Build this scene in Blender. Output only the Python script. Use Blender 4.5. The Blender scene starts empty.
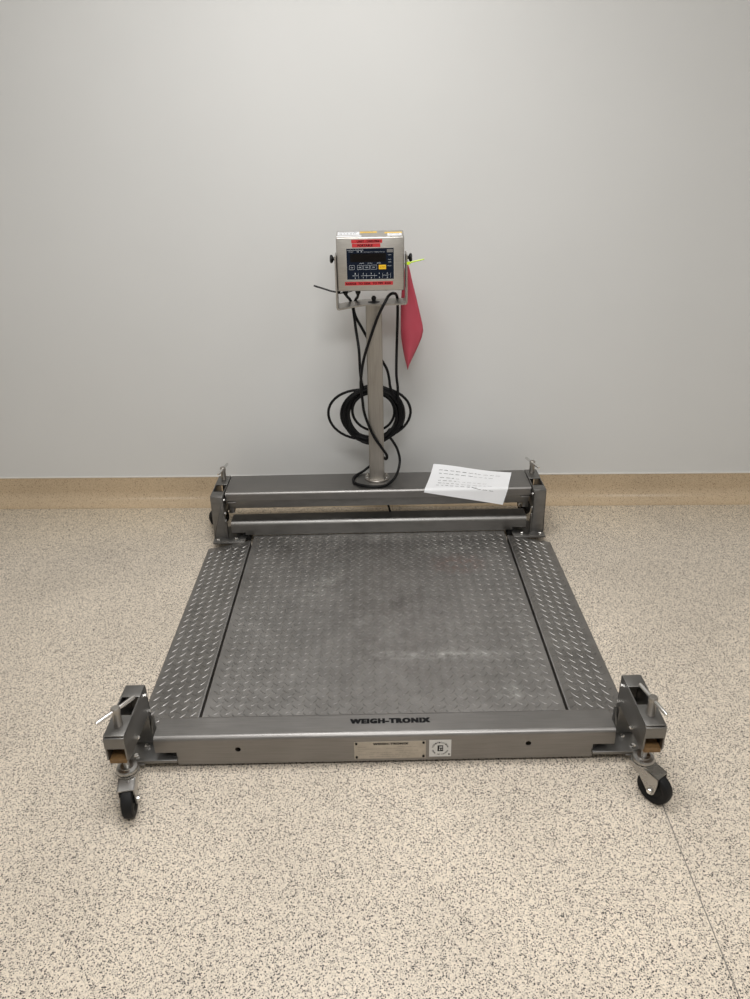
import bpy, bmesh, math, random
from mathutils import Vector, Matrix
random.seed(7)
C = bpy.context.scene.collection
PI = math.pi

# ------------------------------------------------------------------ materials
def newmat(name):
    m = bpy.data.materials.new(name); m.use_nodes = True
    nt = m.node_tree; b = nt.nodes['Principled BSDF']
    return m, nt, b

def plain(name, col, rough=0.5, metal=0.0, spec=0.5, **kw):
    m, nt, b = newmat(name)
    b.inputs['Base Color'].default_value = (*col, 1); b.inputs['Roughness'].default_value = rough
    b.inputs['Metallic'].default_value = metal; b.inputs['Specular IOR Level'].default_value = spec
    n = nt.nodes.new('ShaderNodeTexNoise'); n.inputs['Scale'].default_value = kw.get('scale', 60)
    tc = nt.nodes.new('ShaderNodeTexCoord'); nt.links.new(tc.outputs['Object'], n.inputs['Vector'])
    mr = nt.nodes.new('ShaderNodeMapRange'); v = kw.get('var', .12)
    mr.inputs['To Min'].default_value = 1 - v; mr.inputs['To Max'].default_value = 1 + v
    nt.links.new(n.outputs['Fac'], mr.inputs['Value'])
    mx = nt.nodes.new('ShaderNodeMix'); mx.data_type = 'RGBA'; mx.blend_type = 'MULTIPLY'; mx.inputs['Factor'].default_value = 1
    mx.inputs['A'].default_value = (*col, 1)
    nt.links.new(mr.outputs['Result'], mx.inputs['B']); nt.links.new(mx.outputs['Result'], b.inputs['Base Color'])
    return m

def steel(name, col, rough, stretch=(3, 60, 60), var=.16, rvar=.10, bump=.02):
    m, nt, b = newmat(name)
    b.inputs['Metallic'].default_value = 1.0
    tc = nt.nodes.new('ShaderNodeTexCoord'); mp = nt.nodes.new('ShaderNodeMapping'); mp.inputs['Scale'].default_value = stretch
    nt.links.new(tc.outputs['Object'], mp.inputs['Vector'])
    n = nt.nodes.new('ShaderNodeTexNoise'); n.inputs['Scale'].default_value = 4; n.inputs['Detail'].default_value = 6
    nt.links.new(mp.outputs['Vector'], n.inputs['Vector'])
    n2 = nt.nodes.new('ShaderNodeTexNoise'); n2.inputs['Scale'].default_value = 5; n2.inputs['Detail'].default_value = 4
    nt.links.new(tc.outputs['Object'], n2.inputs['Vector'])
    ad = nt.nodes.new('ShaderNodeMath'); ad.operation = 'ADD'
    nt.links.new(n.outputs['Fac'], ad.inputs[0]); nt.links.new(n2.outputs['Fac'], ad.inputs[1])
    r = nt.nodes.new('ShaderNodeMapRange'); r.inputs['From Min'].default_value = .6; r.inputs['From Max'].default_value = 1.4
    r.inputs['To Min'].default_value = 1 - var; r.inputs['To Max'].default_value = 1 + var
    nt.links.new(ad.outputs[0], r.inputs['Value'])
    mx = nt.nodes.new('ShaderNodeMix'); mx.data_type = 'RGBA'; mx.blend_type = 'MULTIPLY'; mx.inputs['Factor'].default_value = 1
    mx.inputs['A'].default_value = (*col, 1); nt.links.new(r.outputs['Result'], mx.inputs['B'])
    nt.links.new(mx.outputs['Result'], b.inputs['Base Color'])
    rr = nt.nodes.new('ShaderNodeMapRange'); rr.inputs['From Min'].default_value = .6; rr.inputs['From Max'].default_value = 1.4
    rr.inputs['To Min'].default_value = rough - rvar; rr.inputs['To Max'].default_value = rough + rvar
    nt.links.new(ad.outputs[0], rr.inputs['Value']); nt.links.new(rr.outputs['Result'], b.inputs['Roughness'])
    bp = nt.nodes.new('ShaderNodeBump'); bp.inputs['Strength'].default_value = bump; bp.inputs['Distance'].default_value = .002
    nt.links.new(n.outputs['Fac'], bp.inputs['Height']); nt.links.new(bp.outputs['Normal'], b.inputs['Normal'])
    return m

def tread_plate(name, scuffs):
    """worn stainless tread plate: steel with pale dry scuffs and a reddish stain laid down at points of the plate"""
    m = steel(name, (.300, .290, .281), .47, (5, 5, 5), .14, .08, .03)
    nt = m.node_tree; b = nt.nodes['Principled BSDF']
    old = b.inputs['Base Color'].links[0].from_socket
    tc = nt.nodes.new('ShaderNodeTexCoord')
    nz = nt.nodes.new('ShaderNodeTexNoise'); nz.inputs['Scale'].default_value = 38; nz.inputs['Detail'].default_value = 5; nz.inputs['Roughness'].default_value = .7
    nt.links.new(tc.outputs['Object'], nz.inputs['Vector'])
    met = None
    for (x, y, ang, la, lb, col, amt) in scuffs:
        mp = nt.nodes.new('ShaderNodeMapping'); mp.vector_type = 'TEXTURE'
        mp.inputs['Location'].default_value = (x, y, 0.04); mp.inputs['Rotation'].default_value = (0, 0, ang); mp.inputs['Scale'].default_value = (la, lb, 1)
        nt.links.new(tc.outputs['Object'], mp.inputs['Vector'])
        g = nt.nodes.new('ShaderNodeTexGradient'); g.gradient_type = 'SPHERICAL'; nt.links.new(mp.outputs['Vector'], g.inputs['Vector'])
        mu = nt.nodes.new('ShaderNodeMath'); mu.operation = 'MULTIPLY'
        th = nt.nodes.new('ShaderNodeMapRange'); th.inputs['From Min'].default_value = .42; th.inputs['From Max'].default_value = .68
        th.inputs['To Max'].default_value = amt
        nt.links.new(nz.outputs['Fac'], th.inputs['Value'])
        nt.links.new(g.outputs['Fac'], mu.inputs[0]); nt.links.new(th.outputs['Result'], mu.inputs[1])
        cl = nt.nodes.new('ShaderNodeClamp'); nt.links.new(mu.outputs[0], cl.inputs['Value'])
        mx = nt.nodes.new('ShaderNodeMix'); mx.data_type = 'RGBA'; nt.links.new(cl.outputs['Result'], mx.inputs['Factor'])
        nt.links.new(old, mx.inputs['A']); mx.inputs['B'].default_value = (*col, 1); old = mx.outputs['Result']
    nt.links.new(old, b.inputs['Base Color'])
    return m

M = {}
M['steel'] = steel('satin_stainless', (.262, .253, .245), .42)
M['steel_dark'] = steel('dull_stainless', (.225, .220, .212), .42, (6, 6, 20))
M['column'] = steel('brushed_column', (.40, .378, .348), .40, (90, 90, 4), .2, .08, .04)
M['housing'] = steel('brushed_housing', (.55, .53, .50), .38, (10, 80, 80), .12, .08, .02)
M['chrome'] = steel('bright_steel', (.72, .71, .69), .22, (8, 8, 8), .08, .05, .0)
M['fork'] = steel('plated_fork', (.42, .41, .395), .30, (8, 8, 8), .12, .08, .01)
M['plate'] = tread_plate('tread_plate', [
    (-.21, .16, .95, .17, .05, (.55, .54, .52), 1.1), (-.15, .32, .9, .22, .06, (.5, .5, .48), .6),
    (.20, -.262, .0, .30, .035, (.62, .61, .6), 1.1), (.28, .42, .15, .28, .05, (.55, .54, .52), .8),
    (.30, .30, 0, .13, .10, (.30, .17, .14), .8), (.375, -.45, .6, .06, .04, (.6, .6, .58), 1.0),
    (.0, -.05, .3, .5, .4, (.42, .41, .40), .5), (.47, -.12, 1.57, .35, .05, (.46, .45, .44), .7), (0, .53, 0, .5, .05, (.5, .49, .47), .7)])
M['ramp'] = tread_plate('tread_ramp', [(.64, .50, .3, .08, .06, (.55, .54, .52), .9), (.62, -.20, .2, .2, .05, (.5, .49, .47), .7)])
M['rubber'] = plain('black_rubber', (.008, .008, .0085), .6, spec=.25)
M['cable'] = plain('black_cable', (.005, .005, .0055), .45, spec=.2)
M['black'] = plain('black_plastic', (.008, .008, .0085), .45, spec=.25)
M['recess_shade'] = plain('recess_shade_black', (.006, .006, .006), .9)  # near-black colour standing in for shade in gaps and notches
M['wood'] = plain('brown_block', (.17, .095, .035), .6, scale=120, var=.5)
M['ink'] = plain('black_ink', (.008, .008, .009), .6, spec=.1)
M['grey_ink'] = plain('grey_ink', (.16, .155, .15), .6)
M['white_ink'] = plain('white_ink', (.55, .58, .62), .5)
M['nameplate'] = steel('aged_data_plate', (.46, .43, .385), .48, (12, 12, 12), .2, .08, .0)
M['sticker'] = plain('white_sticker', (.62, .61, .59), .5, scale=150, var=.10)
M['white_label'] = plain('white_label', (.86, .87, .90), .5)
M['yellow_label'] = plain('yellow_label', (.85, .56, .10), .5)
M['red_tape'] = plain('red_tape', (.50, .028, .035), .45)
M['key_navy'] = plain('navy_panel', (.005, .009, .020), .5, spec=.12)
M['lcd'] = plain('dark_display', (.004, .003, .003), .35, spec=.15)
M['key_yellow'] = plain('yellow_key', (.80, .47, .015), .4)
M['lime'] = plain('lime_plastic', (.55, .78, .03), .35)
M['paper'] = plain('white_paper', (.86, .87, .89), .75, scale=20, var=.03)

def mat_pink():
    m, nt, b = newmat('pink_film'); nt.nodes.remove(b)
    out = nt.nodes['Material Output']
    d = nt.nodes.new('ShaderNodeBsdfPrincipled'); d.inputs['Roughness'].default_value = .5
    n = nt.nodes.new('ShaderNodeTexNoise'); n.inputs['Scale'].default_value = 14; tc = nt.nodes.new('ShaderNodeTexCoord')
    nt.links.new(tc.outputs['Object'], n.inputs['Vector'])
    r = nt.nodes.new('ShaderNodeValToRGB'); r.color_ramp.elements[0].color = (.62, .10, .155, 1); r.color_ramp.elements[1].color = (.74, .19, .25, 1)
    nt.links.new(n.outputs['Fac'], r.inputs['Fac']); nt.links.new(r.outputs['Color'], d.inputs['Base Color'])
    t = nt.nodes.new('ShaderNodeBsdfTranslucent'); t.inputs['Color'].default_value = (.85, .2, .28, 1)
    mx = nt.nodes.new('ShaderNodeMixShader'); mx.inputs['Fac'].default_value = .45
    nt.links.new(d.outputs[0], mx.inputs[1]); nt.links.new(t.outputs[0], mx.inputs[2]); nt.links.new(mx.outputs[0], out.inputs['Surface'])
    return m
M['pink'] = mat_pink()

def speckled(name, base, mid, dark, rough, seam=False, k=1.0, haze=None):
    m, nt, b = newmat(name); b.inputs['Roughness'].default_value = rough; b.inputs['Specular IOR Level'].default_value = .35
    tc = nt.nodes.new('ShaderNodeTexCoord')
    def cells(scale, off):
        mp = nt.nodes.new('ShaderNodeMapping'); mp.inputs['Location'].default_value = (off, off * .7, 0)
        nt.links.new(tc.outputs['Object'], mp.inputs['Vector'])
        v = nt.nodes.new('ShaderNodeTexVoronoi'); v.inputs['Scale'].default_value = scale; v.inputs['Randomness'].default_value = 1
        nt.links.new(mp.outputs['Vector'], v.inputs['Vector'])
        s = nt.nodes.new('ShaderNodeSeparateColor'); nt.links.new(v.outputs['Color'], s.inputs['Color'])
        return v, s
    # fine flakes
    v1, s1 = cells(430, 0)
    r1 = nt.nodes.new('ShaderNodeValToRGB'); r1.color_ramp.interpolation = 'CONSTANT'
    e = r1.color_ramp.elements; e[0].position = 0; e[0].color = (*dark, 1); e[1].position = .035 * k; e[1].color = (*mid, 1)
    for pos, c in ((.17 * k, tuple(x * .74 for x in base)), (.34 * k, base), (.62, tuple(x * 1.08 for x in base)), (.86, tuple(x * .90 for x in base))):
        q = e.new(pos); q.color = (*c, 1)
    nt.links.new(s1.outputs['Red'], r1.inputs['Fac'])
    v3, s3 = cells(300, 9.1)
    l3 = nt.nodes.new('ShaderNodeMath'); l3.operation = 'LESS_THAN'; l3.inputs[1].default_value = .15 * k; nt.links.new(s3.outputs['Blue'], l3.inputs[0])
    d3 = nt.nodes.new('ShaderNodeMath'); d3.operation = 'LESS_THAN'; d3.inputs[1].default_value = .42; nt.links.new(v3.outputs['Distance'], d3.inputs[0])
    u3 = nt.nodes.new('ShaderNodeMath'); u3.operation = 'MULTIPLY'; nt.links.new(l3.outputs[0], u3.inputs[0]); nt.links.new(d3.outputs[0], u3.inputs[1])
    x3 = nt.nodes.new('ShaderNodeMix'); x3.data_type = 'RGBA'; nt.links.new(u3.outputs[0], x3.inputs['Factor'])
    nt.links.new(r1.outputs['Color'], x3.inputs['A']); x3.inputs['B'].default_value = (*[x * 1.6 for x in dark], 1)
    # larger sparse dark chips, only near the middle of their cell
    v2, s2 = cells(205, 3.7)
    lt = nt.nodes.new('ShaderNodeMath'); lt.operation = 'LESS_THAN'; lt.inputs[1].default_value = .085 * k; nt.links.new(s2.outputs['Green'], lt.inputs[0])
    ld = nt.nodes.new('ShaderNodeMath'); ld.operation = 'LESS_THAN'; ld.inputs[1].default_value = .40; nt.links.new(v2.outputs['Distance'], ld.inputs[0])
    mu = nt.nodes.new('ShaderNodeMath'); mu.operation = 'MULTIPLY'; nt.links.new(lt.outputs[0], mu.inputs[0]); nt.links.new(ld.outputs[0], mu.inputs[1])
    mx = nt.nodes.new('ShaderNodeMix'); mx.data_type = 'RGBA'; nt.links.new(mu.outputs[0], mx.inputs['Factor'])
    nt.links.new(x3.outputs['Result'], mx.inputs['A']); mx.inputs['B'].default_value = (*[x * .8 for x in dark], 1)
    # broad dirt
    n = nt.nodes.new('ShaderNodeTexNoise'); n.inputs['Scale'].default_value = 2.2; n.inputs['Detail'].default_value = 5
    nt.links.new(tc.outputs['Object'], n.inputs['Vector'])
    mr = nt.nodes.new('ShaderNodeMapRange'); mr.inputs['From Min'].default_value = .3; mr.inputs['From Max'].default_value = .7
    mr.inputs['To Min'].default_value = .90; mr.inputs['To Max'].default_value = 1.06
    nt.links.new(n.outputs['Fac'], mr.inputs['Value'])
    m2 = nt.nodes.new('ShaderNodeMix'); m2.data_type = 'RGBA'; m2.blend_type = 'MULTIPLY'; m2.inputs['Factor'].default_value = 1
    nt.links.new(mx.outputs['Result'], m2.inputs['A']); nt.links.new(mr.outputs['Result'], m2.inputs['B'])
    col = m2.outputs['Result']
    if haze:      # yellowed wax in front of the cove
        sp = nt.nodes.new('ShaderNodeSeparateXYZ'); nt.links.new(tc.outputs['Object'], sp.inputs[0])
        a = nt.nodes.new('ShaderNodeMapRange'); a.inputs['From Min'].default_value = .45; a.inputs['From Max'].default_value = .95; a.inputs['To Max'].default_value = .6
        nt.links.new(sp.outputs['Y'], a.inputs['Value'])
        mm = nt.nodes.new('ShaderNodeMath'); mm.operation = 'MULTIPLY'; nt.links.new(a.outputs['Result'], mm.inputs[0]); nt.links.new(n.outputs['Fac'], mm.inputs[1])
        m3 = nt.nodes.new('ShaderNodeMix'); m3.data_type = 'RGBA'; m3.blend_type = 'MULTIPLY'; nt.links.new(mm.outputs[0], m3.inputs['Factor'])
        nt.links.new(col, m3.inputs['A']); m3.inputs['B'].default_value = (*haze, 1); col = m3.outputs['Result']
    if seam:      # hairline weld seam in the sheet floor, x = .6905 + .035*(y+.84)
        sp = nt.nodes.new('ShaderNodeSeparateXYZ'); nt.links.new(tc.outputs['Object'], sp.inputs[0])
        a = nt.nodes.new('ShaderNodeMath'); a.operation = 'MULTIPLY_ADD'; a.inputs[1].default_value = -.035; a.inputs[2].default_value = -(.6905 + .035 * .84)
        nt.links.new(sp.outputs['Y'], a.inputs[0])
        ab = nt.nodes.new('ShaderNodeMath'); ab.operation = 'ADD'; nt.links.new(a.outputs[0], ab.inputs[0]); nt.links.new(sp.outputs['X'], ab.inputs[1])
        ac = nt.nodes.new('ShaderNodeMath'); ac.operation = 'ABSOLUTE'; nt.links.new(ab.outputs[0], ac.inputs[0])
        ls = nt.nodes.new('ShaderNodeMath'); ls.operation = 'LESS_THAN'; ls.inputs[1].default_value = .0014; nt.links.new(ac.outputs[0], ls.inputs[0])
        ly = nt.nodes.new('ShaderNodeMath'); ly.operation = 'LESS_THAN'; ly.inputs[1].default_value = -.55; nt.links.new(sp.outputs['Y'], ly.inputs[0])
        lm = nt.nodes.new('ShaderNodeMath'); lm.operation = 'MULTIPLY'; nt.links.new(ls.outputs[0], lm.inputs[0]); nt.links.new(ly.outputs[0], lm.inputs[1])
        m4 = nt.nodes.new('ShaderNodeMix'); m4.data_type = 'RGBA'; nt.links.new(lm.outputs[0], m4.inputs['Factor'])
        nt.links.new(col, m4.inputs['A']); m4.inputs['B'].default_value = (.20, .18, .16, 1); col = m4.outputs['Result']
    nt.links.new(col, b.inputs['Base Color'])
    return m
M['floor'] = speckled('speckled_sheet_floor', (.70, .618, .512), (.33, .29, .25), (.026, .022, .025), .42, seam=True, haze=(.93, .84, .62))
M['cove'] = speckled('tan_speckled_cove', (.54, .425, .29), (.47, .365, .245), (.26, .19, .125), .22, k=.5)

def mat_wall():
    m, nt, b = newmat('white_wall_sheet'); b.inputs['Roughness'].default_value = .34; b.inputs['Specular IOR Level'].default_value = .4
    tc = nt.nodes.new('ShaderNodeTexCoord'); sp = nt.nodes.new('ShaderNodeSeparateXYZ'); nt.links.new(tc.outputs['Object'], sp.inputs[0])
    n = nt.nodes.new('ShaderNodeTexNoise'); n.inputs['Scale'].default_value = 1.1; n.inputs['Detail'].default_value = 3; nt.links.new(tc.outputs['Object'], n.inputs['Vector'])
    r = nt.nodes.new('ShaderNodeValToRGB'); r.color_ramp.elements[0].position = .3; r.color_ramp.elements[1].position = .7
    r.color_ramp.elements[0].color = (.645, .65, .643, 1); r.color_ramp.elements[1].color = (.672, .676, .67, 1)
    nt.links.new(n.outputs['Fac'], r.inputs['Fac'])
    nt.links.new(r.outputs['Color'], b.inputs['Base Color'])
    n2 = nt.nodes.new('ShaderNodeTexNoise'); n2.inputs['Scale'].default_value = 1.6; n2.inputs['Detail'].default_value = 1; nt.links.new(tc.outputs['Object'], n2.inputs['Vector'])
    bp = nt.nodes.new('ShaderNodeBump'); bp.inputs['Strength'].default_value = .25; bp.inputs['Distance'].default_value = .02
    nt.links.new(n2.outputs['Fac'], bp.inputs['Height']); nt.links.new(bp.outputs['Normal'], b.inputs['Normal'])
    return m
M['wall'] = mat_wall()
M['ceiling'] = plain('white_ceiling', (.72, .71, .69), .7, scale=4, var=.02)
M['caulk'] = plain('white_caulk', (.72, .70, .66), .5, scale=30, var=.1)

# ------------------------------------------------------------------ mesh builder
class MB:
    def __init__(s): s.v = []; s.f = []; s.m = []; s.sm = []
    def add(s, verts, faces, mi=0, smooth=False):
        o = len(s.v); s.v += [tuple(v) for v in verts]
        for f in faces: s.f.append(tuple(i + o for i in f)); s.m.append(mi); s.sm.append(smooth)
    def box(s, x0, x1, y0, y1, z0, z1, mi=0, mat=None):
        v = [Vector((x, y, z)) for z in (z0, z1) for y in (y0, y1) for x in (x0, x1)]
        if mat: v = [mat @ p for p in v]
        s.add(v, [(0, 2, 3, 1), (4, 5, 7, 6), (0, 1, 5, 4), (2, 6, 7, 3), (0, 4, 6, 2), (1, 3, 7, 5)], mi)
    def prism(s, prof, axis, a0, a1, mi=0, smooth=False):
        """closed profile of 2-D points swept along an axis: 'x' takes (y,z), 'y' takes (x,z), 'z' takes (x,y)"""
        n = len(prof)
        def P(p, a): return (a, p[0], p[1]) if axis == 'x' else (p[0], a, p[1]) if axis == 'y' else (p[0], p[1], a)
        v = [P(p, a0) for p in prof] + [P(p, a1) for p in prof]
        s.add(v, [(i, (i + 1) % n, (i + 1) % n + n, i + n) for i in range(n)], mi, smooth)
        s.add(v, [tuple(range(n - 1, -1, -1)), tuple(range(n, 2 * n))], mi)
    def sheet(s, prof, t, axis, a0, a1, mi=0):
        """open bent-sheet profile given thickness t, swept along an axis"""
        L = []
        for i, p in enumerate(prof):
            a = Vector(prof[max(i - 1, 0)]); b = Vector(prof[min(i + 1, len(prof) - 1)])
            if 0 < i < len(prof) - 1:
                d1 = (Vector(p) - a).normalized(); d2 = (b - Vector(p)).normalized(); d = (d1 + d2)
                d = d.normalized() if d.length > 1e-6 else d1
                k = 1 / max(.4, d.dot(d1))
            else: d = (b - a).normalized(); k = 1
            L.append((p[0] - d.y * t * k, p[1] + d.x * t * k))
        n = len(prof)
        def P(p, a): return (a, p[0], p[1]) if axis == 'x' else (p[0], a, p[1]) if axis == 'y' else (p[0], p[1], a)
        v = [P(p, a0) for p in prof] + [P(p, a0) for p in L] + [P(p, a1) for p in prof] + [P(p, a1) for p in L]
        f = []; sh = []
        for i in range(n - 1):
            sh += [(i, i + 1, 2 * n + i + 1, 2 * n + i), (n + i + 1, n + i, 3 * n + i, 3 * n + i + 1)]
            f += [(i + 1, i, n + i, n + i + 1), (2 * n + i, 2 * n + i + 1, 3 * n + i + 1, 3 * n + i)]
        f += [(0, 2 * n, 3 * n, n), (n - 1, 2 * n - 1, 4 * n - 1, 3 * n - 1)]
        o = len(s.v); s.add(v, sh, mi, True); s.add(v, f, mi)
    def tube(s, pts, r, seg=10, mi=0, closed=False, caps=True):
        pts = [Vector(p) for p in pts]; n = len(pts); rs = r if isinstance(r, (list, tuple)) else [r] * n
        rings = []; prev = None
        for i, p in enumerate(pts):
            if closed: t = pts[(i + 1) % n] - pts[i - 1]
            else: t = pts[min(i + 1, n - 1)] - pts[max(i - 1, 0)]
            t.normalize()
            if prev is None:
                a = Vector((0, 0, 1)) if abs(t.z) < .9 else Vector((1, 0, 0)); u = t.cross(a).normalized()
            else:
                u = prev - t * prev.dot(t)
                u = u.normalized() if u.length > 1e-6 else t.orthogonal().normalized()
            prev = u; w = t.cross(u)
            rings.append([p + (u * math.cos(2 * PI * k / seg) + w * math.sin(2 * PI * k / seg)) * rs[i] for k in range(seg)])
        v = [q for rg in rings for q in rg]; f = []
        for i in range(n if closed else n - 1):
            j = (i + 1) % n
            for k in range(seg):
                k2 = (k + 1) % seg; f.append((i * seg + k, i * seg + k2, j * seg + k2, j * seg + k))
        s.add(v, f, mi, True)
        if caps and not closed:
            s.add(rings[0], [tuple(range(seg - 1, -1, -1))], mi); s.add(rings[-1], [tuple(range(seg))], mi)
    def cyl(s, a, b, r, seg=24, mi=0, r2=None): s.tube([a, b], [r, r2 if r2 is not None else r], seg, mi)
    def lathe(s, prof, org, axis=(0, 0, 1), seg=32, mi=0):
        """closed-at-both-ends outline of (radius, height) spun about an axis through org"""
        A = Vector(axis).normalized(); U = A.orthogonal().normalized(); W = A.cross(U); O = Vector(org); n = len(prof)
        v = [O + A * h + (U * math.cos(2 * PI * k / seg) + W * math.sin(2 * PI * k / seg)) * max(r, 1e-5) for r, h in prof for k in range(seg)]
        f = [(i * seg + k, i * seg + (k + 1) % seg, (i + 1) * seg + (k + 1) % seg, (i + 1) * seg + k) for i in range(n - 1) for k in range(seg)]
        s.add(v, f, mi, True)
    def rect(s, O, U, V, w, h, mi=0, th=.0004):
        """thin plate: O lower-left corner, U and V unit directions"""
        O = Vector(O); U = Vector(U).normalized(); V = Vector(V).normalized(); N = U.cross(V)
        v = [O + U * a * w + V * b * h + N * c * th for c in (0, 1) for b in (0, 1) for a in (0, 1)]
        s.add(v, [(0, 2, 3, 1), (4, 5, 7, 6), (0, 1, 5, 4), (2, 6, 7, 3), (0, 4, 6, 2), (1, 3, 7, 5)], mi)
    def text(s, body, O, U, V, w, h, mi=0, bold=0., th=.0003, lift=.0005):
        """lettering stretched to exactly w by h on the plane O,U,V"""
        cu = bpy.data.curves.new('lettering', 'FONT'); cu.body = body; cu.offset = bold * .25; cu.space_character = 1 + bold * 2.2; cu.resolution_u = 3; cu.extrude = 0; cu.fill_mode = 'FRONT'
        ob = bpy.data.objects.new('lettering', cu); C.objects.link(ob)
        dg = bpy.context.evaluated_depsgraph_get(); ev = ob.evaluated_get(dg); me = ev.to_mesh()
        P = [tuple(v.co) for v in me.vertices]; F = [tuple(p.vertices) for p in me.polygons]; ev.to_mesh_clear()
        bpy.data.objects.remove(ob); bpy.data.curves.remove(cu)
        if not P: return
        x0 = min(p[0] for p in P); x1 = max(p[0] for p in P); y0 = min(p[1] for p in P); y1 = max(p[1] for p in P)
        O = Vector(O); U = Vector(U).normalized(); V = Vector(V).normalized(); N = U.cross(V)
        d = min(h * bold * 1.1, h * .12); w -= 2 * d; h -= d; O = O + U * d + V * d * .5
        for du, dv, dn in (((0, 0, 0),) if not bold else ((-d, -d / 2, 0), (d, -d / 2, .00002), (-d, d / 2, .00004), (d, d / 2, .00006), (0, 0, .00008))):
            s.add([O + U * ((p[0] - x0) / (x1 - x0) * w + du) + V * ((p[1] - y0) / (y1 - y0) * h + dv) + N * (lift + dn) for p in P], F, mi)
    def build(s, name, mats, parent=None, bevel=0, seg=2, loc=None, shade=True):
        me = bpy.data.meshes.new(name); 
        off = Vector(loc) if loc is not None else Vector((0, 0, 0))
        me.from_pydata([tuple(Vector(v) - off) for v in s.v], [], s.f)
        for m in (mats if isinstance(mats, (list, tuple)) else [mats]): me.materials.append(M[m])
        for p, mi, sm in zip(me.polygons, s.m, s.sm): p.material_index = mi; p.use_smooth = sm
        bm = bmesh.new(); bm.from_mesh(me); bmesh.ops.remove_doubles(bm, verts=bm.verts, dist=1e-6)
        bmesh.ops.recalc_face_normals(bm, faces=bm.faces)
        if bevel:
            es = [e for e in bm.edges if len(e.link_faces) == 2 and e.calc_face_angle(0) > .5]
            bmesh.ops.bevel(bm, geom=es, offset=bevel, segments=seg, profile=.5, affect='EDGES', clamp_overlap=True)
            for f in bm.faces: f.smooth = True
        for e in bm.edges:
            if len(e.link_faces) == 2 and e.calc_face_angle(0) > (.75 if not bevel else 1.0): e.smooth = False
        bm.to_mesh(me); bm.free()
        o = bpy.data.objects.new(name, me); C.objects.link(o); o.location = off
        if parent is not None:
            o.parent = parent
            bpy.context.view_layer.update()
            o.matrix_parent_inverse = parent_world(parent).inverted()
        return o
def parent_world(o):
    m = Matrix.Translation(o.location) @ o.rotation_euler.to_matrix().to_4x4()
    return (parent_world(o.parent) @ o.matrix_parent_inverse @ m) if o.parent else m

def tag(o, label, cat, group=None):
    o['label'] = label; o['category'] = cat
    if group: o['group'] = group
    return o
def root(name, loc, label, cat):
    o = bpy.data.objects.new(name, None); C.objects.link(o); o.location = loc; o.empty_display_size = .1
    return tag(o, label, cat)
def structure(o): o['kind'] = 'structure'; return o

def spline(P, n=8):
    P = [Vector(p) for p in P]; out = []
    for i in range(len(P) - 1):
        p0 = P[max(i - 1, 0)]; p1 = P[i]; p2 = P[i + 1]; p3 = P[min(i + 2, len(P) - 1)]
        for k in range(n):
            t = k / n
            out.append(.5 * ((2 * p1) + (p2 - p0) * t + (2 * p0 - 5 * p1 + 4 * p2 - p3) * t * t + (3 * p1 - p0 - 3 * p2 + p3) * t ** 3))
    return out + [P[-1]]
def arc(cx, cy, r, a0, a1, n=6):
    return [(cx + r * math.cos(math.radians(a0 + (a1 - a0) * i / n)), cy + r * math.sin(math.radians(a0 + (a1 - a0) * i / n))) for i in range(n + 1)]

# ------------------------------------------------------------------ the room
XL, XR, YB, ZC = -3.3, 3.3, -4.4, 2.75
SL = -.0334                                   # the far wall is very slightly out of square with the scale
def yw(x): return .957 + SL * x
b = MB(); v = [(XL, YB, 0), (XR, YB, 0), (XR, yw(XR), 0), (XL, yw(XL), 0)]
b.add(v + [(x, y, -.05) for x, y, z in v], [(0, 1, 2, 3), (7, 6, 5, 4), (0, 4, 5, 1), (1, 5, 6, 2), (2, 6, 7, 3), (3, 7, 4, 0)])
structure(b.build('floor', 'floor'))
b = MB(); b.add([(x, y, z + ZC) for x, y, z in v] + [(x, y, ZC + .05) for x, y, z in v], [(3, 2, 1, 0), (4, 5, 6, 7), (0, 1, 5, 4), (1, 2, 6, 5), (2, 3, 7, 6), (3, 0, 4, 7)])
structure(b.build('ceiling', 'ceiling'))
b = MB(); b.prism([(XL, yw(XL)), (XR, yw(XR)), (XR, yw(XR) + .08), (XL, yw(XL) + .08)], 'z', 0, ZC); structure(b.build('wall_back', 'wall'))
b = MB(); b.box(XL - .08, XL, YB, yw(XL) + .08, 0, ZC); structure(b.build('wall_left', 'wall'))
b = MB(); b.box(XR, XR + .08, YB, yw(XR) + .08, 0, ZC); structure(b.build('wall_right', 'wall'))
b = MB(); b.box(XL - .08, XR + .08, YB - .08, YB, 0, ZC); structure(b.build('wall_front', 'wall'))
# coved base: the floor sheet rolled up the wall
def cove(name, p0, p1, n):
    p0 = Vector(p0); p1 = Vector(p1); n = Vector(n); b = MB()
    prof = [(0.0, 0.0)] + [(.066 - .062 * math.sin(math.radians(a)), .066 - .062 * math.cos(math.radians(a)) - .003) for a in range(0, 91, 10)] + [(.004, .128), (.0, .128)]
    prof[1] = (.068, .0006)
    k = len(prof); V = [(p.x + n.x * a, p.y + n.y * a, z) for p in (p0, p1) for a, z in prof]
    b.add(V, [(i, i + 1, k + i + 1, k + i) for i in range(k - 1)], 0, True); b.add(V, [tuple(range(k)), tuple(range(2 * k - 1, k - 1, -1)), (0, k, 2 * k - 1, k - 1)], 0)
    structure(b.build(name, 'cove'))
cove('baseboard_back', (XL, yw(XL), 0), (XR, yw(XR), 0), (0, -1))
b = MB(); b.prism([(XL, yw(XL) - .0055), (XR, yw(XR) - .0055), (XR, yw(XR)), (XL, yw(XL))], 'z', .1281, .1325); structure(b.build('trim_1', 'caulk'))

# ------------------------------------------------------------------ the floor scale
scale = root('floor_scale', (0, 0, 0), 'low stainless steel tread plate floor scale on casters with an upright column', 'scale')

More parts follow.
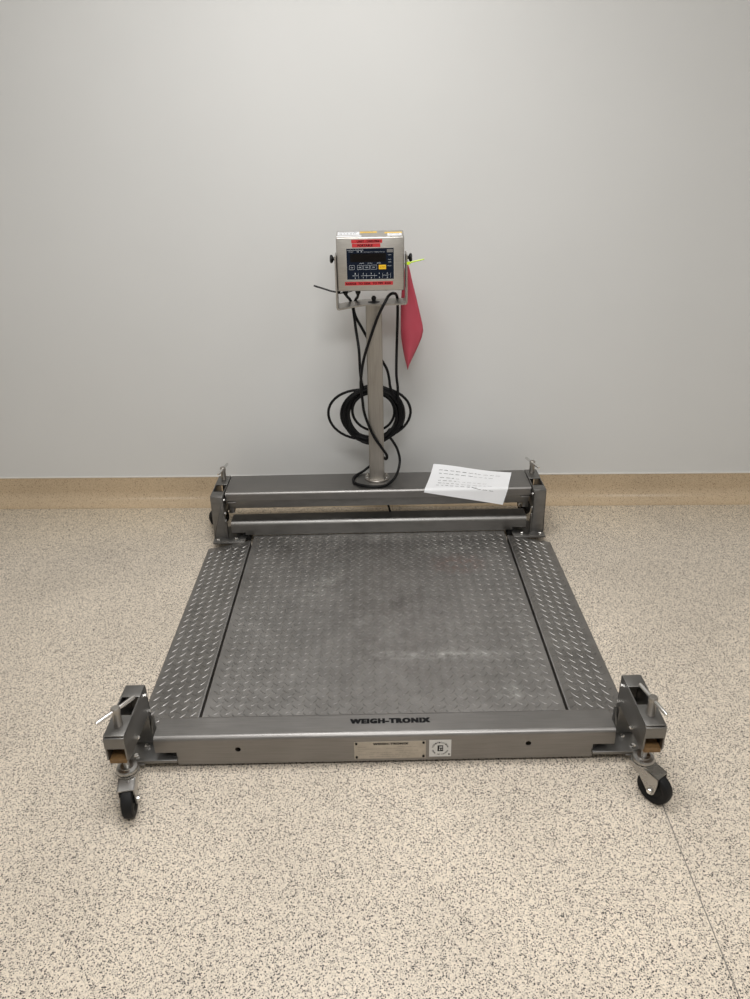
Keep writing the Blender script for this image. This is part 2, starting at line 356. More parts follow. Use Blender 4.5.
def lugs(b, x0, x1, y0, y1, zf, P=.034, mi=0):
    """raised diamond tread: alternate lugs at plus and minus 45 degrees on a square lattice"""
    L, W, H = .0285, .0072, .0018; mg = .010
    tmpl = [(-.5, 0, 0), (-.3, -.42, 0), (0, -.5, 0), (.3, -.42, 0), (.5, 0, 0), (.3, .42, 0), (0, .5, 0), (-.3, .42, 0), (-.40, 0, .8), (-.24, -.20, 1), (.24, -.20, 1), (.40, 0, .8), (.24, .20, 1), (-.24, .20, 1)]
    fc = [(0, 1, 9, 8), (1, 2, 3, 10, 9), (3, 4, 11, 10), (4, 5, 12, 11), (5, 6, 7, 13, 12), (7, 0, 8, 13), (8, 9, 13), (9, 10, 12, 13), (10, 11, 12)]
    i0, i1 = int(x0 / P) - 2, int(x1 / P) + 2; j0, j1 = int(y0 / P) - 2, int(y1 / P) + 2
    for i in range(i0, i1):
        for j in range(j0, j1):
            for k in (0, 1):
                cx = (i + .5 * k) * P; cy = (j + .5 * k) * P
                if not (x0 + mg < cx < x1 - mg and y0 + mg < cy < y1 - mg): continue
                a = PI / 4 if k == 0 else -PI / 4; ca, sa = math.cos(a), math.sin(a)
                V = []
                for u, w, h in tmpl:
                    x = cx + u * L * ca - w * W * sa; y = cy + u * L * sa + w * W * ca
                    V.append((x, y, zf(x) + h * H - (.0002 if h == 0 else 0)))
                b.add(V, fc, mi, True)
# weighing platform: tread plate on a folded skirt, coloured black as shade in the seam gaps
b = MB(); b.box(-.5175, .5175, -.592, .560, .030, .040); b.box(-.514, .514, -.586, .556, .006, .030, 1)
lugs(b, -.5175, .5175, -.592, .560, lambda x: .040)
b.build('weighing_platform', ['plate', 'recess_shade'], scale)
# access ramps either side, falling to the floor
for s in (-1, 1):
    b = MB(); b.prism([(s * .5262, .002), (s * .5262, .0392), (s * .530, .040), (s * .703, .0055), (s * .706, .002)], 'y', -.549, .518)
    lugs(b, min(s * .530, s * .700), max(s * .530, s * .700), -.549, .518, lambda x: .040 - (abs(x) - .530) / .173 * .0345)
    b.build('access_ramp', 'ramp', scale)

# load cell beams front and rear
def beam(sy):
    """bent channel written for the front (-y) side, mirrored for the rear one"""
    b = MB(); r = .013; zt = .1035; ri = .010 if sy < 0 else .018
    for x0, x1, zo, zi in ((-.553, .553, .0125, .0435), (-.6095, -.553, .0555, .0555), (.553, .6095, .0555, .0555)):
        p = [(-.594, zi)] + arc(-.594 - ri, zt - ri, ri, 0, 90, 6) + arc(-.680 + r, zt - r, r, 90, 180, 7) + [(-.680, zo)]
        if sy > 0: p = [(-a - .033, z) for a, z in p]
        b.sheet(p, .0042 if sy < 0 else -.0042, 'x', x0, x1)
    return b
def cut(o, cyls):
    """bore round holes through a part"""
    b = MB()
    for a, c, r in cyls: b.cyl(a, c, r, 24)
    k = b.build('borer', 'recess_shade'); md = o.modifiers.new('bore', 'BOOLEAN'); md.object = k; md.operation = 'DIFFERENCE'; md.solver = 'EXACT'
    dg = bpy.context.evaluated_depsgraph_get(); me = bpy.data.meshes.new_from_object(o.evaluated_get(dg), depsgraph=dg)
    old = o.data; o.modifiers.clear(); o.data = me; me.name = old.name; bpy.data.objects.remove(k)
    for p in me.polygons:
        if p.area > .004: p.use_smooth = False
fb = beam(-1).build('load_cell_beam', 'steel', scale)
rb = beam(1).build('load_cell_beam', 'steel_dark', scale)
cut(fb, [((-.389, -.70, .062), (-.389, -.665, .062), .0075), ((.381, -.70, .063), (.381, -.665, .063), .0075)])
# maker's name on the beam
b = MB(); U = (1, 0, 0); V = (0, 1, 0)
b.text('WEIGH-TRONIX', (-.092, -.6385, .1035), U, V, .216, .0195, 0, bold=.085, lift=.0004); b.build('brand_lettering', 'ink', fb)['label'] = 'bold black brand lettering'
# rating plate
b = MB(); O = Vector((-.081, -.6802, .0215)); U = (1, 0, 0); V = (0, 0, 1)
b.rect(O, U, V, .190, .059, 0, .0012)
P = lambda x, z: (O.x + x, O.y - .0012, O.z + z)
b.text('WEIGH-TRONIX', P(.050, .0475), U, V, .094, .0070, 1, bold=.06)
for k, row in enumerate(((.010, .022, .115, .05), (.010, .060, .085, .04), (.010, .018, .110, .06), (.030, .070, .120, .03), (.012, .040, .070, .09), (.040, .110))):
    z = .0395 - k * .0066
    for i in range(0, len(row), 2): b.text('MODEL SERIAL NO' if i else 'CAPACITY', P(row[i], z), U, V, row[i + 1], .0022, 2)
for x in (.006, .184):
    for z in (.006, .053): b.cyl((O.x + x, O.y - .001, O.z + z), (O.x + x, O.y - .0032, O.z + z), .0032, 12, 1)
b.build('rating_plate', ['nameplate', 'ink', 'grey_ink'], fb)
# round verification seal on a white square
b = MB(); O = Vector((.118, -.6802, .024)); b.rect(O, U, V, .0585, .0575, 0, .0008)
cx, cz = O.x + .0292, O.z + .0288; yy = O.y - .0012
for i, ch in enumerate('VERIFICATION'):
    a = math.radians(165 - i * 150 / 11); u = Vector((math.sin(a), 0, -math.cos(a))); w = Vector((math.cos(a), 0, math.sin(a)))
    b.text(ch, Vector((cx, yy, cz)) + w * .0185 - u * .002, u, w, .0034, .0045, 1, bold=.02)
for i, ch in enumerate('SEAL OF CANADA'):
    if ch == ' ': continue
    a = math.radians(200 + i * 140 / 13); u = Vector((-math.sin(a), 0, math.cos(a))); w = Vector((-math.cos(a), 0, -math.sin(a)))
    b.text(ch, Vector((cx, yy, cz)) - w * .0225 - u * .002, u, w, .0034, .0040, 1, bold=.02)
b.rect((cx - .007, yy + .0006, cz - .010), U, V, .015, .020, 1, .0004)
b.rect((cx - .003, yy, cz + .003), U, V, .009, .0035, 0, .0004); b.rect((cx - .003, yy, cz - .0065), U, V, .003, .006, 0, .0004); b.rect((cx + .003, yy, cz - .0045), U, V, .003, .003, 0, .0004)
b.cyl((O.x + .053, O.y - .0008, O.z + .008), (O.x + .053, O.y - .0022, O.z + .008), .002, 10, 1)
b.build('seal_sticker', ['sticker', 'ink'], fb)
# load cell feet showing in the notches at the beam ends
for bm_, sy in ((fb, -1), (rb, 1)):
    for s in (-1, 1):
        b = MB(); b.lathe([(0, .004), (.016, .004), (.018, .008), (.018, .016), (.010, .019), (.010, .048), (0, .048)], (s * .588, sy * .648 - (.033 if sy > 0 else 0), 0), seg=20)
        b.build('leveling_foot', 'fork', bm_)
        b = MB(); b.box(min(s * .535, s * .566), max(s * .535, s * .566), *sorted((sy * .600 - (.03 if sy > 0 else 0), sy * .672 - (.03 if sy > 0 else 0))), .012, .055); b.build('notch_shade_block', 'recess_shade', bm_, .002)  # black box added to paint the shade inside the notch

# transport crossbar over the rear beam, with its lip and lower tray
b = MB(); r = .012
p = [(.592, .187)] + arc(.592 + r, .222 - r, r, 180, 90, 6) + arc(.778 - r, .222 - r, r, 90, 0, 6) + [(.778, .187)]
b.sheet(p, -.004, 'x', -.6275, .6275)
for s in (-1, 1): b.box(min(s * .6235, s * .6272), max(s * .6235, s * .6272), .5955, .7745, .187, .2182)
cb = b.build('crossbar', 'steel', scale)
b = MB(); b.box(-.620, .620, .5965, .7735, .150, .199); b.build('lower_tray', 'steel_dark', cb, .003)
for s in (-1, 1):
    b = MB(); b.box(s * .605 - .018, s * .605 + .018, .590, .600, .176, .1815); b.build('tray_clip', 'steel', cb, .001)
    b = MB(); b.box(s * .612 - .011, s * .612 + .011, .615, .66, .120, .150)
    b.build('mounting_lug', 'steel_dark', cb, .001)
# conduit from crossbar to beam
b = MB(); b.tube(spline([(.036, .68, .150), (.037, .675, .135), (.046, .64, .112), (.05, .630, .1035)], 5), .0045, 8, 0); b.build('conduit', 'cable', scale)

# column with round flange
PX, PY = -.003, .718
b = MB(); h = .031; rr = .005
sec = arc(h - rr, h - rr, rr, 0, 90, 3) + arc(-h + rr, h - rr, rr, 90, 180, 3) + arc(-h + rr, -h + rr, rr, 180, 270, 3) + arc(h - rr, -h + rr, rr, 270, 360, 3)
b.prism([(PX + x, PY + y) for x, y in sec], 'z', .2275, .950, 0, True)
col = b.build('column', 'column', scale)
b = MB(); b.lathe([(0, 0), (.052, 0), (.0525, .001), (.0525, .005), (.0515, .006), (0, .006)], (PX, PY, .2222), seg=40)
b.tube([(PX + x * 1.07, PY + y * 1.07, .2295) for x, y in sec], .0014, 8, 0, closed=True)
fl = b.build('flange', 'column', col)
for ax, ay in ((-.036, .022), (.036, .022), (-.036, -.022), (.036, -.022)):
    b = MB(); b.lathe([(0, 0), (.0058, 0), (.0058, .005), (.004, .007), (0, .007)], (PX + ax * 1.12, PY + ay * 1.1, .2281), seg=6); b.build('bolt', 'chrome', col)

# caster brackets: an upright end plate carrying a channel arm, at each corner
def bracket(sx, sy):
    y0 = .604 if sy < 0 else .558
    L = .197 if sy < 0 else .215
    X = lambda a: sx * a; Yf = lambda t: sy * (y0 + t)
    b = MB(); xi, xo = .631, .682; th = .0042; zb, ztp = .137, .2235
    def bx(xa, xb, ta, tb, za, zb_): b.box(min(X(xa), X(xb)), max(X(xa), X(xb)), min(Yf(ta), Yf(tb)), max(Yf(ta), Yf(tb)), za, zb_)
    side = [(0, zb - .005), (.010, zb - .004), (L - .05, zb + .001), (L - .012, zb + .003), (L, zb + .014), (L, ztp - .014)] + [(L - .014 + .014 * math.cos(math.radians(a)), ztp - .014 + .014 * math.sin(math.radians(a))) for a in (20, 45, 70, 90)] + [(.012, ztp), (.004, ztp - .003), (0, ztp - .010)]
    for x0 in (xi, xo - th): b.prism([(Yf(t), z) for t, z in side], 'x', X(x0), X(x0 + th))
    # end plate with slim returns running down to the base plate
    bx(xi, xo, 0, th, .036, ztp - .003)
    q = .012 if sy < 0 else .018
    for x0 in (xi, xo - th): b.prism([(Yf(t), z) for t, z in ((.0, .036), (q, .036), (q + .008, zb), (0, zb))], 'x', X(x0), X(x0 + th))
    if sy < 0: bx(xi, xo, q, q + th, .036, zb + .004)
    bx(xi, xo, .003, .050, ztp - th, ztp + .0005)                       # short top plate
    bx(xi, xo, .118, L - .004, ztp - th, ztp + .0005)                   # top plate under the screw
    bx(xi, xo, L - th, L + .0008, .186, ztp - .004)                     # nose plate
    bx(xi + .004, xo - .004, .060, L - .035, zb + .006, zb + .011)      # bottom web carrying the caster
    br = b.build('caster_bracket', 'steel_dark', scale, .0014, 2)
    b = MB(); bx(xi + .0045, xo - .0045, L - .060, L - .001, zb + .002, .152); b.build('brown_block', 'wood', br, .0015)
    b = MB()
    bx(.552, .683, -.052 if sy < 0 else -.04, .084 if sy < 0 else .10, .0262, .0352)
    bx(.640, .683, .040, .086, .0205, .0262)
    b.build('base_plate', 'steel_dark', br, .0012)
    b = MB(); b.prism([(Yf(t), z) for t, z in ((-.006, .112), (.004, .118), (.022, .070), (.016, .036), (-.006, .036))], 'x', X(.6255), X(.6305)); b.build('gusset', 'steel_dark', br)
    # tommy-bar screw
    ty = L - .043 if sy < 0 else L - .040
    b = MB(); c = (X(.655), Yf(ty))
    b.lathe([(0, .170), (.0095, .170), (.0095, .224), (.0105, .224), (.0105, .226), (.0112, .227), (.0100, .262), (.0116, .265), (.0116, .276), (.0092, .279), (0, .279)], (c[0], c[1], 0), seg=24)
    ts = b.build('tommy_screw', 'column', br)
    d = Vector((.06, .089, .0)) if sx < 0 else Vector((-.025, .103, .0))
    if sy > 0: d = Vector((.02, .113, .0)) if sx < 0 else Vector((-.034, .115, .0))
    d.normalize(); m_ = Vector((c[0], c[1], .2705))
    b = MB(); b.tube([m_ - d * .058, m_ - d * .054, m_ + d * .054, m_ + d * .058], [.0042, .0052, .0052, .0042], 12)
    o = b.build('tommy_bar', 'chrome', br)
    # bolts: two on the base plate, two through the side
    for bxp, bt in ((.646, .030), (.590, -.015 if sy > 0 else .050), (.664, -.022 if sy > 0 else .066)):
        b = MB(); b.lathe([(0, 0), (.0075, 0), (.0075, .005), (.005, .0075), (0, .0075)], (X(bxp), Yf(bt), .0352), seg=6); b.build('bolt', 'chrome', br)
    for bt, bz in ((.118, .150), (.016, .20), (.010, .142)):
        b = MB(); b.lathe([(0, 0), (.0058, 0), (.0058, .004), (.0035, .006), (0, .006)], (X(xi), Yf(bt), bz), (-sx, 0, 0), seg=6); b.build('bolt', 'chrome', br)
    return Vector((X(.645 if sy < 0 else .658), Yf(L - .017), 0))

# swivel casters
def caster(p, head):
    """p: foot of the swivel axis; head: direction (x,y) in which the wheel trails"""
    d = Vector((head[0], head[1], 0)).normalized(); n = Vector((-d.y, d.x, 0)); R = .044; off = .042; ax = p + d * off + Vector((0, 0, R))
    b = MB()
    b.lathe([(0, .139), (.0075, .139), (.0075, .117), (.016, .117), (.0165, .115), (.0245, .1135), (.027, .110), (.027, .105), (.0235, .1035), (.0235, .1025), (.0280, .102), (.0285, .098), (.027, .096), (0, .096)], p, seg=32)
    hw = .0175
    for s in (-1, 1):      # cheeks: wide at the crown, running back and down to the axle
        pr = [(-.025, .098), (.015, .0985), (.057, .0895), (.058, .076), (.056, .056), (.053, .040), (.048, .0335), (.042, .0315), (.036, .0335), (.030, .042), (.004, .074), (-.024, .086)]
        V = [p + d * a + Vector((0, 0, z)) + n * s * (hw + t) for t in (0, .0032) for a, z in pr]; k = len(pr)
        b.add(V, [(i, (i + 1) % k, k + (i + 1) % k, k + i) for i in range(k)] + [tuple(range(k)), tuple(range(2 * k - 1, k - 1, -1))], 0)
    cr_ = [(-.025, .098), (.015, .0985), (.057, .0895)]
    V = [p + d * a + n * s * (hw + .0032) + Vector((0, 0, z - t)) for s in (-1, 1) for t in (0, .003) for a, z in cr_]
    b.add(V, [(0, 1, 4, 3), (1, 2, 5, 4), (6, 7, 10, 9), (7, 8, 11, 10), (0, 1, 7, 6), (1, 2, 8, 7), (3, 4, 10, 9), (4, 5, 11, 10), (0, 3, 9, 6), (2, 5, 11, 8)])
    o = b.build('swivel_caster', 'fork', scale)
    b = MB()
    b.lathe([(.009, -.011), (.024, -.009), (.0285, -.0125), (.037, -.0145), (.0423, -.0115), (.044, -.0055), (.044, .0055), (.0423, .0115), (.037, .0145), (.0285, .0125), (.024, .009), (.009, .011), (.009, -.011)], ax, n, 40)
    b.lathe([(0, -.0165), (.010, -.0165), (.010, .0165), (0, .0165)], ax, n, 20)
    b.build('wheel', 'rubber', o)
    b = MB(); b.lathe([(0, -.0265), (.0062, -.0265), (.0075, -.0245), (.0075, -.0205), (.0045, -.0205), (.0045, .0205), (.0075, .0205), (.0075, .0245), (.0062, .0265), (0, .0265)], ax, n, 16); b.build('axle_bolt', 'chrome', o)
for sx, sy, hd in ((-1, -1, (.16, -1)), (1, -1, (.62, -.8)), (-1, 1, (-.90, -.44)), (1, 1, (-.3, 1))):
    p = bracket(sx, sy); caster(p, hd)

# ------------------------------------------------------------------ weight indicator on the column
ind = root('weight_indicator', (PX, PY, .951), 'small stainless digital weighing indicator with red label tapes on top of column', 'display')
IX0, IX1, IYF, IYB, IZ0, IZ1 = -.135, .112, .657, .748, 1.008, 1.198
b = MB(); zt = lambda y: IZ1 + (y - IYF) / (IYB - IYF) * .013
b.prism([(IYF, IZ0), (IYF, IZ1), (IYB, zt(IYB)), (IYB, IZ0)], 'x', IX0, IX1)
hs = b.build('housing', 'housing', ind, .004, 3)
U = (1, 0, 0); V = (0, 0, 1); yf = IYF - .0002
b = MB(); b.box(-.1005, .0755, yf - .0006, IYF + .001, 1.0475, 1.1615); b.build('panel_rim', 'chrome', hs)
b = MB(); b.rect((-.0985, yf - .0006, 1.0505), U, V, .172, .1090, 0, .0006)
kp = b.build('keypad', 'key_navy', ind)
y2 = yf - .0012
b = MB(); b.rect((-.0855, y2, 1.112), U, V, .131, .030, 0, .0004); b.build('display_window', 'lcd', kp)
b = MB(); b.rect((.0185, y2, 1.0855), U, V, .0265, .0155, 0, .0006); b.text('ENTER', (.0225, y2 - .0006, 1.092), U, V, .0185, .003, 1); b.build('enter_key', ['key_yellow', 'ink'], kp)['label'] = 'yellow key'
b = MB()
b.text('WEIGH-TRONIX', (-.096, y2, 1.152), U, V, .060, .0034, 0); b.text('WI-125', (-.090, y2, 1.1463), U, V, .014, .003, 0); b.text('kg', (-.060, y2, 1.1463), U, V, .006, .0038, 0, bold=.03); b.text('lb', (-.046, y2, 1.1463), U, V, .005, .0038, 0, bold=.03)
b.text('CAPACITY 1000 x 0.5 kg', (-.035, y2, 1.1452), U, V, .075, .0026, 0)
for z, t in ((1.1345, 'net'), (1.1175, 'gross'), (1.1095, 'tare')): b.text(t, (.054, y2, z), U, V, .010, .003, 0)
for x, t in ((-.052, 'CENTER'), (-.022, 'MOTION'), (.012, 'BATTERY')): b.text(t, (x, y2, 1.106), U, V, .016, .003, 0)
b.text('PRINT', (.050, y2, 1.096), U, V, .016, .0024, 0)
def frame(x, z, w, h, t=.0007):
    b.rect((x, y2, z), U, V, w, t); b.rect((x, y2, z + h - t), U, V, w, t); b.rect((x, y2, z), U, V, t, h); b.rect((x + w - t, y2, z), U, V, t, h)
for k, t in enumerate(('ON', '0', 'TARE', 'UNITS')):
    x = (-.0895, -.0600, -.0380, -.0115)[k]; w = (.019, .018, .023, .023)[k]; frame(x, 1.0855, w, .0155); b.text(t, (x + w * .28, y2, 1.091), U, V, w * .45, .0042, 0)
for k, ch in enumerate('12345'):
    x = -.070 + k * .0295; b.text(ch, (x, y2, 1.0685), U, V, .0032, .0052, 0, bold=.03)
    b.text('67890'[k], (x, y2, 1.0535), U, V, .0032, .0052, 0, bold=.03); b.rect((x + .013, y2, 1.054), U, V, .0006, .018)
b.text('SELECT', (-.078, y2, 1.0625), U, V, .020, .003, 0); b.rect((-.048, y2, 1.063), U, V, .060, .0009); b.text('SETPOINT', (.034, y2, 1.0625), U, V, .022, .003, 0)
b.build('panel_printing', 'white_ink', kp)
b = MB(); b.rect((.049, y2, 1.1445), U, V, .022, .011, 0, .0003); b.build('approval_mark', 'grey_ink', kp)
# red embossed label tapes
for nm, x, z, w, h, txt, tx, tw in (('a', -.0795, 1.1775, .112, .0125, 'UNIT : D002/0061', .020, .085), ('b', -.0775, 1.1632, .103, .0130, 'PORTABLE', .020, .055), ('c', -.1075, 1.0292, .1775, .0128, 'RANGE  TO 200K  TO 999  KGS', .004, .165)):
    b = MB(); b.rect((x, yf, z), U, V, w, h, 0, .0005); b.text(txt, (x + tx, yf - .0005, z + h * .20), U, V, tw, h * .60, 1, bold=.03)
    b.build('label_tape', ['red_tape', 'ink'], hs)['label'] = 'red label tape with dark lettering'
# stickers on the sloping lid
Us = Vector((1, 0, 0)); Vs = Vector((0, IYB - IYF, .013)).normalized(); lid = lambda x, a: Vector((x, IYF, IZ1)) + Vs * a
b = MB(); b.rect(lid(-.130, .034), Us, Vs, .080, .044, 0, .0005)
b.text('CALIBRATION STICKER', lid(-.126, .062), Us, Vs, .068, .008, 1, lift=.0008); b.text('M A R C H', lid(-.122, .043), Us, Vs, .058, .008, 1, bold=.02, lift=.0008); b.build('lid_sticker', ['white_label', 'ink'], hs)['label'] = 'white sticker with small print'
b = MB(); b.rect(lid(-.133, .010), Us, Vs, .091, .014, 0, .0005); b.build('lid_sticker', 'white_label', hs)['label'] = 'narrow blank white sticker'
b = MB(); b.rect(lid(-.048, .058), Us, Vs, .062, .020, 0, .0005); b.text('CAUTION', lid(-.036, .064), Us, Vs, .036, .008, 1, lift=.0008); b.build('lid_sticker', ['yellow_label', 'grey_ink'], hs)['label'] = 'yellow sticker at the back edge'
b = MB(); b.rect(lid(.052, .014), Us, Vs, .052, .034, 0, .0005); b.rect(lid(.042, .048), Us, Vs, .064, .018, 1, .0005); b.text('INSPECTED', lid(.058, .032), Us, Vs, .036, .007, 2, lift=.0008)
b.build('lid_sticker', ['white_label', 'yellow_label', 'grey_ink'], hs)['label'] = 'white sticker with a yellow heading'
# yoke: flat strap bent into a U, its floor kinked
yk = .700; hw = .054
b = MB()
def strap(pts, t=.003):
    V = []
    for (x, z, y) in pts: V.append((x, y - hw, z))
    for (x, z, y) in pts: V.append((x, y + hw, z))
    return V
pr = [(-.1425, 1.135), (-.1425, .950), (-.139, .942), (-.132, .941), (-.055, .9535), (-.035, .9555), (.030, .9555), (.116, .957), (.122, .961), (.1235, .968), (.1235, 1.135)]
b.sheet(pr, .0055, 'y', PY - .020 - hw, PY - .020 + hw)
yo = b.build('yoke', 'column', ind)
for s, x in ((-1, -.1425), (1, .1235)):
    xb = -.1415 if s < 0 else .1205
    b = MB(); b.lathe([(0, -.006), (.006, -.006), (.006, .006), (.010, .007), (.0145, .010), (.0155, .013), (.0145, .017), (.009, .019), (0, .019)], (x + s * .0005, .700, 1.119), (s, 0, 0), seg=20)
    b.build('side_knob', 'black', ind)
b = MB(); b.lathe([(0, 0), (.023, 0), (.023, .003), (.010, .005), (.007, .008), (.009, .013), (.0095, .018), (.006, .024), (0, .026)], (PX + .001, .69, .9590), seg=24); b.build('clamp_knob', 'black', ind)
for x in (-.108, -.061):
    b = MB(); b.lathe([(0, .006), (.0125, .006), (.0125, -.004), (.010, -.006), (.010, -.012), (.006, -.020), (0, -.020)], (x, .700, 1.0075), seg=14); b.build('cable_gland', 'black', ind)
for x in (-.001, .045, .094):
    b = MB(); b.lathe([(0, .004), (.006, .004), (.006, -.004), (.004, -.006), (0, -.006)], (x, .700, 1.0075), seg=10); b.build('port_plug', 'black', ind)

# ------------------------------------------------------------------ cables
cr = .0056
b = MB()
# signal lead: gland, down the left of the column, into the coil tied behind it
lead = [(-.108, .700, .990), (-.103, .728, .976), (-.093, .760, .957), (-.085, .768, .930), (-.080, .764, .895), (-.074, .742, .845), (-.064, .705, .776), (-.062, .708, .704), (-.060, .730, .655), (-.052, .755, .600)]
b.tube(spline(lead, 8), cr, 10)
random.seed(11)
YC = .768; coil = []
N = 17
for k in range(N):
    ph = random.uniform(0, 6.28)
    rx0 = random.uniform(.100, .124); rz0 = random.uniform(.104, .122); oy = YC + (k % 3 - 1) * .010
    cxk = -.015 + random.uniform(-.006, .006); czk = .487 + random.uniform(-.005, .005)
    if k == 0: rx0, rz0, cxk, czk = .086, .083, -.012, .502
    if k == 1: rx0, rz0, cxk, czk, oy = .150, .108, -.053, .485, YC + .006
    if k == 2: rx0, rz0, cxk, czk, oy = .142, .112, -.004, .493, YC - .006
    n = 44
    ring = []
    for i in range(n):
        a = 2 * PI * i / n
        j = 1 + .02 * math.sin(2 * a + ph) + .012 * math.sin(3 * a + 2 * ph)
        ring.append((cxk + rx0 * j * math.cos(a), oy + .004 * math.sin(a + ph), czk + rz0 * j * math.sin(a)))
    b.tube(ring, cr, 8, closed=True)
# tie gathering the wraps
b.tube([(.045 + .012 * math.cos(a), YC + .022 * math.sin(a), .405 + .018 * math.cos(a)) for a in [2 * PI * i / 16 for i in range(16)]], .0022, 6, closed=True)
tag(b.build('signal_cable', 'cable'), 'black cable coiled in many loops behind the column, from leftmost gland', 'cable')
# power lead: second gland, behind the column, up over the yoke, across the front and round the column foot
b = MB()
pw = [(-.061, .700, .990), (-.064, .728, .974), (-.074, .762, .954), (-.082, .778, .925), (-.074, .780, .888), (-.050, .765, .845), (-.016, .770, .780), (.026, .766, .714), (.046, .762, .677), (.054, .760, .640), (.060, .757, .600), (.085, .752, .540), (.088, .745, .605), (.083, .750, .664), (.086, .768, .772), (.090, .770, .885), (.090, .766, .945), (.086, .744, .974), (.074, .700, .990), (.055, .660, .990), (.038, .632, .968), (.013, .634, .920), (-.015, .656, .842), (-.046, .672, .745), (-.060, .674, .650), (-.055, .674, .581), (-.047, .675, .518), (-.016, .676, .431), (.016, .676, .378), (.038, .678, .342), (.036, .690, .318), (.020, .755, .300), (-.020, .775, .262), (-.062, .765, .233), (-.090, .736, .2285), (-.103, .700, .2285), (-.098, .662, .2285), (-.070, .632, .2285), (-.021, .614, .2285), (.034, .628, .2285), (.074, .680, .242), (.094, .730, .285), (.086, .745, .335), (.066, .755, .372), (.050, .765, .390)]
b.tube(spline(pw, 8), cr, 10)
tag(b.build('power_cord', 'cable'), 'black cord looped over the yoke, crossing the column and circling its foot', 'cable')
# ties
b = MB(); b.tube(spline([(-.226, .690, 1.026), (-.190, .692, 1.014), (-.158, .690, 1.004), (-.128, .684, 1.000)], 5), .0034, 6)
b.tube([(-.106 + .024 * math.cos(a), .695 + .012 * math.sin(a), .999 + .004 * math.cos(a)) for a in [2 * PI * i / 16 for i in range(16)]], .0015, 6, closed=True)
b.box(-.136, -.127, .680, .688, .9955, 1.0035)
tag(b.build('cable_tie', 'black'), 'black cable tie with long loose tail pointing left under the indicator', 'cable tie')
b = MB(); b.tube(spline([(.1265, .634, 1.108), (.149, .633, 1.114), (.183, .632, 1.121)], 5), [.0028] * 6 + [.0024] * 5, 6)
b.tube([(.1262 + .0095 * math.cos(a), .7075 + .0725 * math.sin(a), 1.0960 - .010 * math.sin(a)) for a in [2 * PI * i / 18 for i in range(18)]], .0020, 6, closed=True)
b.box(.1205, .131, .629, .640, 1.103, 1.1125)
tag(b.build('cable_tie', 'lime'), 'lime green cable tie round the right arm of the yoke', 'cable tie')
# pink tag sheet
b = MB()
LR = [(1.096, .1195, .1275), (1.070, .114, .136), (1.045, .110, .141), (1.019, .106, .147), (.985, .103, .156), (.94, .1005, .167), (.90, .1000, .1765), (.868, .1000, .184), (.845, .1000, .1865), (.820, .1015, .1815), (.790, .106, .170), (.760, .111, .1565), (.735, .116, .145), (.712, .1215, .134), (.695, .1255, .1275)]
nu = 9; V = []
for z, xl, xr in LR:
    k = min(1, (1.10 - z) / .2)
    for i in range(nu):
        t = i / (nu - 1); x = (xl + (xr - xl) * t + .009) * 1.026 - .009
        V.append((x, .788 - .024 * k * math.sin(t * 2.6) * (.6 + .4 * math.sin(z * 9)) + .009 * math.sin(t * 5 + z * 12) * k, z - (1.51 - z) * .026))
F = [(r * nu + i, r * nu + i + 1, (r + 1) * nu + i + 1, (r + 1) * nu + i) for r in range(len(LR) - 1) for i in range(nu - 1)]
b.add(V, F, 0, True)
pk = b.build('tag_sheet', 'pink'); md = pk.modifiers.new('thickness', 'SOLIDIFY'); md.thickness = .0006
tag(pk, 'pink plastic sheet hanging in a point from the right side of the indicator', 'tag')

# ------------------------------------------------------------------ paper on the crossbar
BL = Vector((.187, .580)); e1 = Vector((.98, -.185)).normalized(); e2 = Vector((.265, .96)).normalized(); W, H = .330, .200
ye, ztop = .590, .2240
def paper_pt(s, t, lift=0.):
    q = BL + e1 * (s * W) + e2 * (t * H); x, y = q.x, q.y
    up = .030 * t ** 3 * (1 - .55 * s) + .004 * math.sin(s * 5 + 1) * t
    r = .010
    if y >= ye + r: z = ztop + up; yy = y
    else:
        d = ye + r - y; a = min(d / r, PI / 2 * .93); yy = ye + r - r * math.sin(a) - .004 * min(1, d / r); z = ztop - r + r * math.cos(a) + .001
        rest = d - a * r
        if rest > 0: z -= rest * .99; yy -= rest * .10
    N = Vector((0, -.5, .86)) if y < ye + r else Vector((0, -.1, 1))
    return Vector((x, yy, z)) + N * lift
ns, ntt = 28, 40
b = MB(); V = [paper_pt(i / ns, j / ntt) for j in range(ntt + 1) for i in range(ns + 1)]
b.add(V, [(j * (ns + 1) + i, j * (ns + 1) + i + 1, (j + 1) * (ns + 1) + i + 1, (j + 1) * (ns + 1) + i) for j in range(ntt) for i in range(ns)], 0, True)
def scribble(t, s0, words, wd=.0032, mi=1, hh=.0035):
    s = s0
    for w in words:
        V = []; n = max(2, int(w / .012)); slope = -.015
        for i in range(n + 1):
            ss = s + w * i / n; j = random.uniform(-.25, .25) * hh / H
            for dt in (-.5, .5): V.append(paper_pt(ss, t + j + dt * wd / H * random.uniform(.6, 1.2), .0009))
        b.add(V, [(2 * i, 2 * i + 2, 2 * i + 3, 2 * i + 1) for i in range(n)], mi)
        s += w + random.uniform(.014, .03)
random.seed(5)
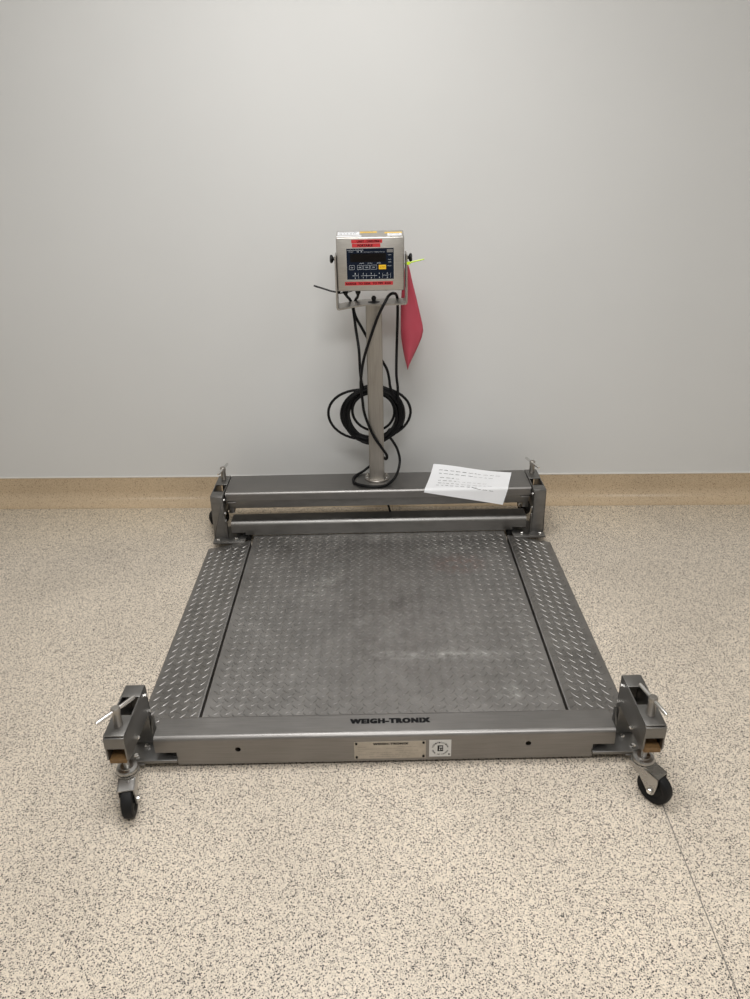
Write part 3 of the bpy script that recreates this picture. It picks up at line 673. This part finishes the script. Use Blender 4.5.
for t, s0, n, dk in ((.84, .09, 11, 7), (.73, .10, 10, 6), (.585, .13, 4, 3), (.47, .12, 10, 4), (.36, .13, 11, 5), (.26, .12, 11, 8)):
    ws = [random.uniform(.025, .06) for _ in range(n)]
    s = s0
    scribble(t, s0, ws[:dk], .0024, 1)
    scribble(t - .01, s0 + sum(ws[:dk]) + .022 * dk, ws[dk:], .0018, 2)
pp = b.build('paper_sheet', ['paper', 'ink', 'grey_ink'])
tag(pp, 'white sheet of notes lying skewed on the crossbar, right of the column', 'paper')

# ------------------------------------------------------------------ light
def area(name, loc, sx, sy, power, col, rot=(0, 0, 0)):
    l = bpy.data.lights.new(name, 'AREA'); l.shape = 'RECTANGLE'; l.size = sx; l.size_y = sy; l.energy = power; l.color = col
    o = bpy.data.objects.new(name, l); C.objects.link(o); o.location = loc; o.rotation_euler = rot
    return o
warm = (1, .992, .978)
area('ceiling_panel', (-.25, -.35, 2.72), 1.2, .6, 36, warm)
area('ceiling_panel', (.3, -2.2, 2.72), 1.2, .6, 45, warm)
area('ceiling_panel', (-2.2, -1.6, 2.72), .6, 1.2, 9, warm)
area('ceiling_panel', (2.2, -1.6, 2.72), .6, 1.2, 12, warm)
w = bpy.data.worlds.new('world'); bpy.context.scene.world = w; w.use_nodes = True
w.node_tree.nodes['Background'].inputs[0].default_value = (.9, .92, 1, 1); w.node_tree.nodes['Background'].inputs[1].default_value = .25

# ------------------------------------------------------------------ camera
cam = bpy.data.cameras.new('camera'); co = bpy.data.objects.new('camera', cam); C.objects.link(co)
cam.sensor_fit = 'HORIZONTAL'; cam.sensor_width = 36; cam.lens = 36; cam.clip_start = .01
yaw, pitch, roll = .0016, .4456, -.0215
F = Vector((-math.sin(yaw) * math.cos(pitch), math.cos(yaw) * math.cos(pitch), -math.sin(pitch)))
r = Vector((math.cos(yaw), math.sin(yaw), 0)); u = r.cross(F)
r2 = math.cos(roll) * r + math.sin(roll) * u; u2 = -math.sin(roll) * r + math.cos(roll) * u
mt = Matrix((r2, u2, -F)).transposed().to_4x4(); mt.translation = Vector((-.0091, -2.1913, 1.5096))
co.matrix_world = mt
sc = bpy.context.scene; sc.camera = co
sc.view_settings.view_transform = 'Standard'; sc.view_settings.look = 'None'; sc.view_settings.exposure = 0
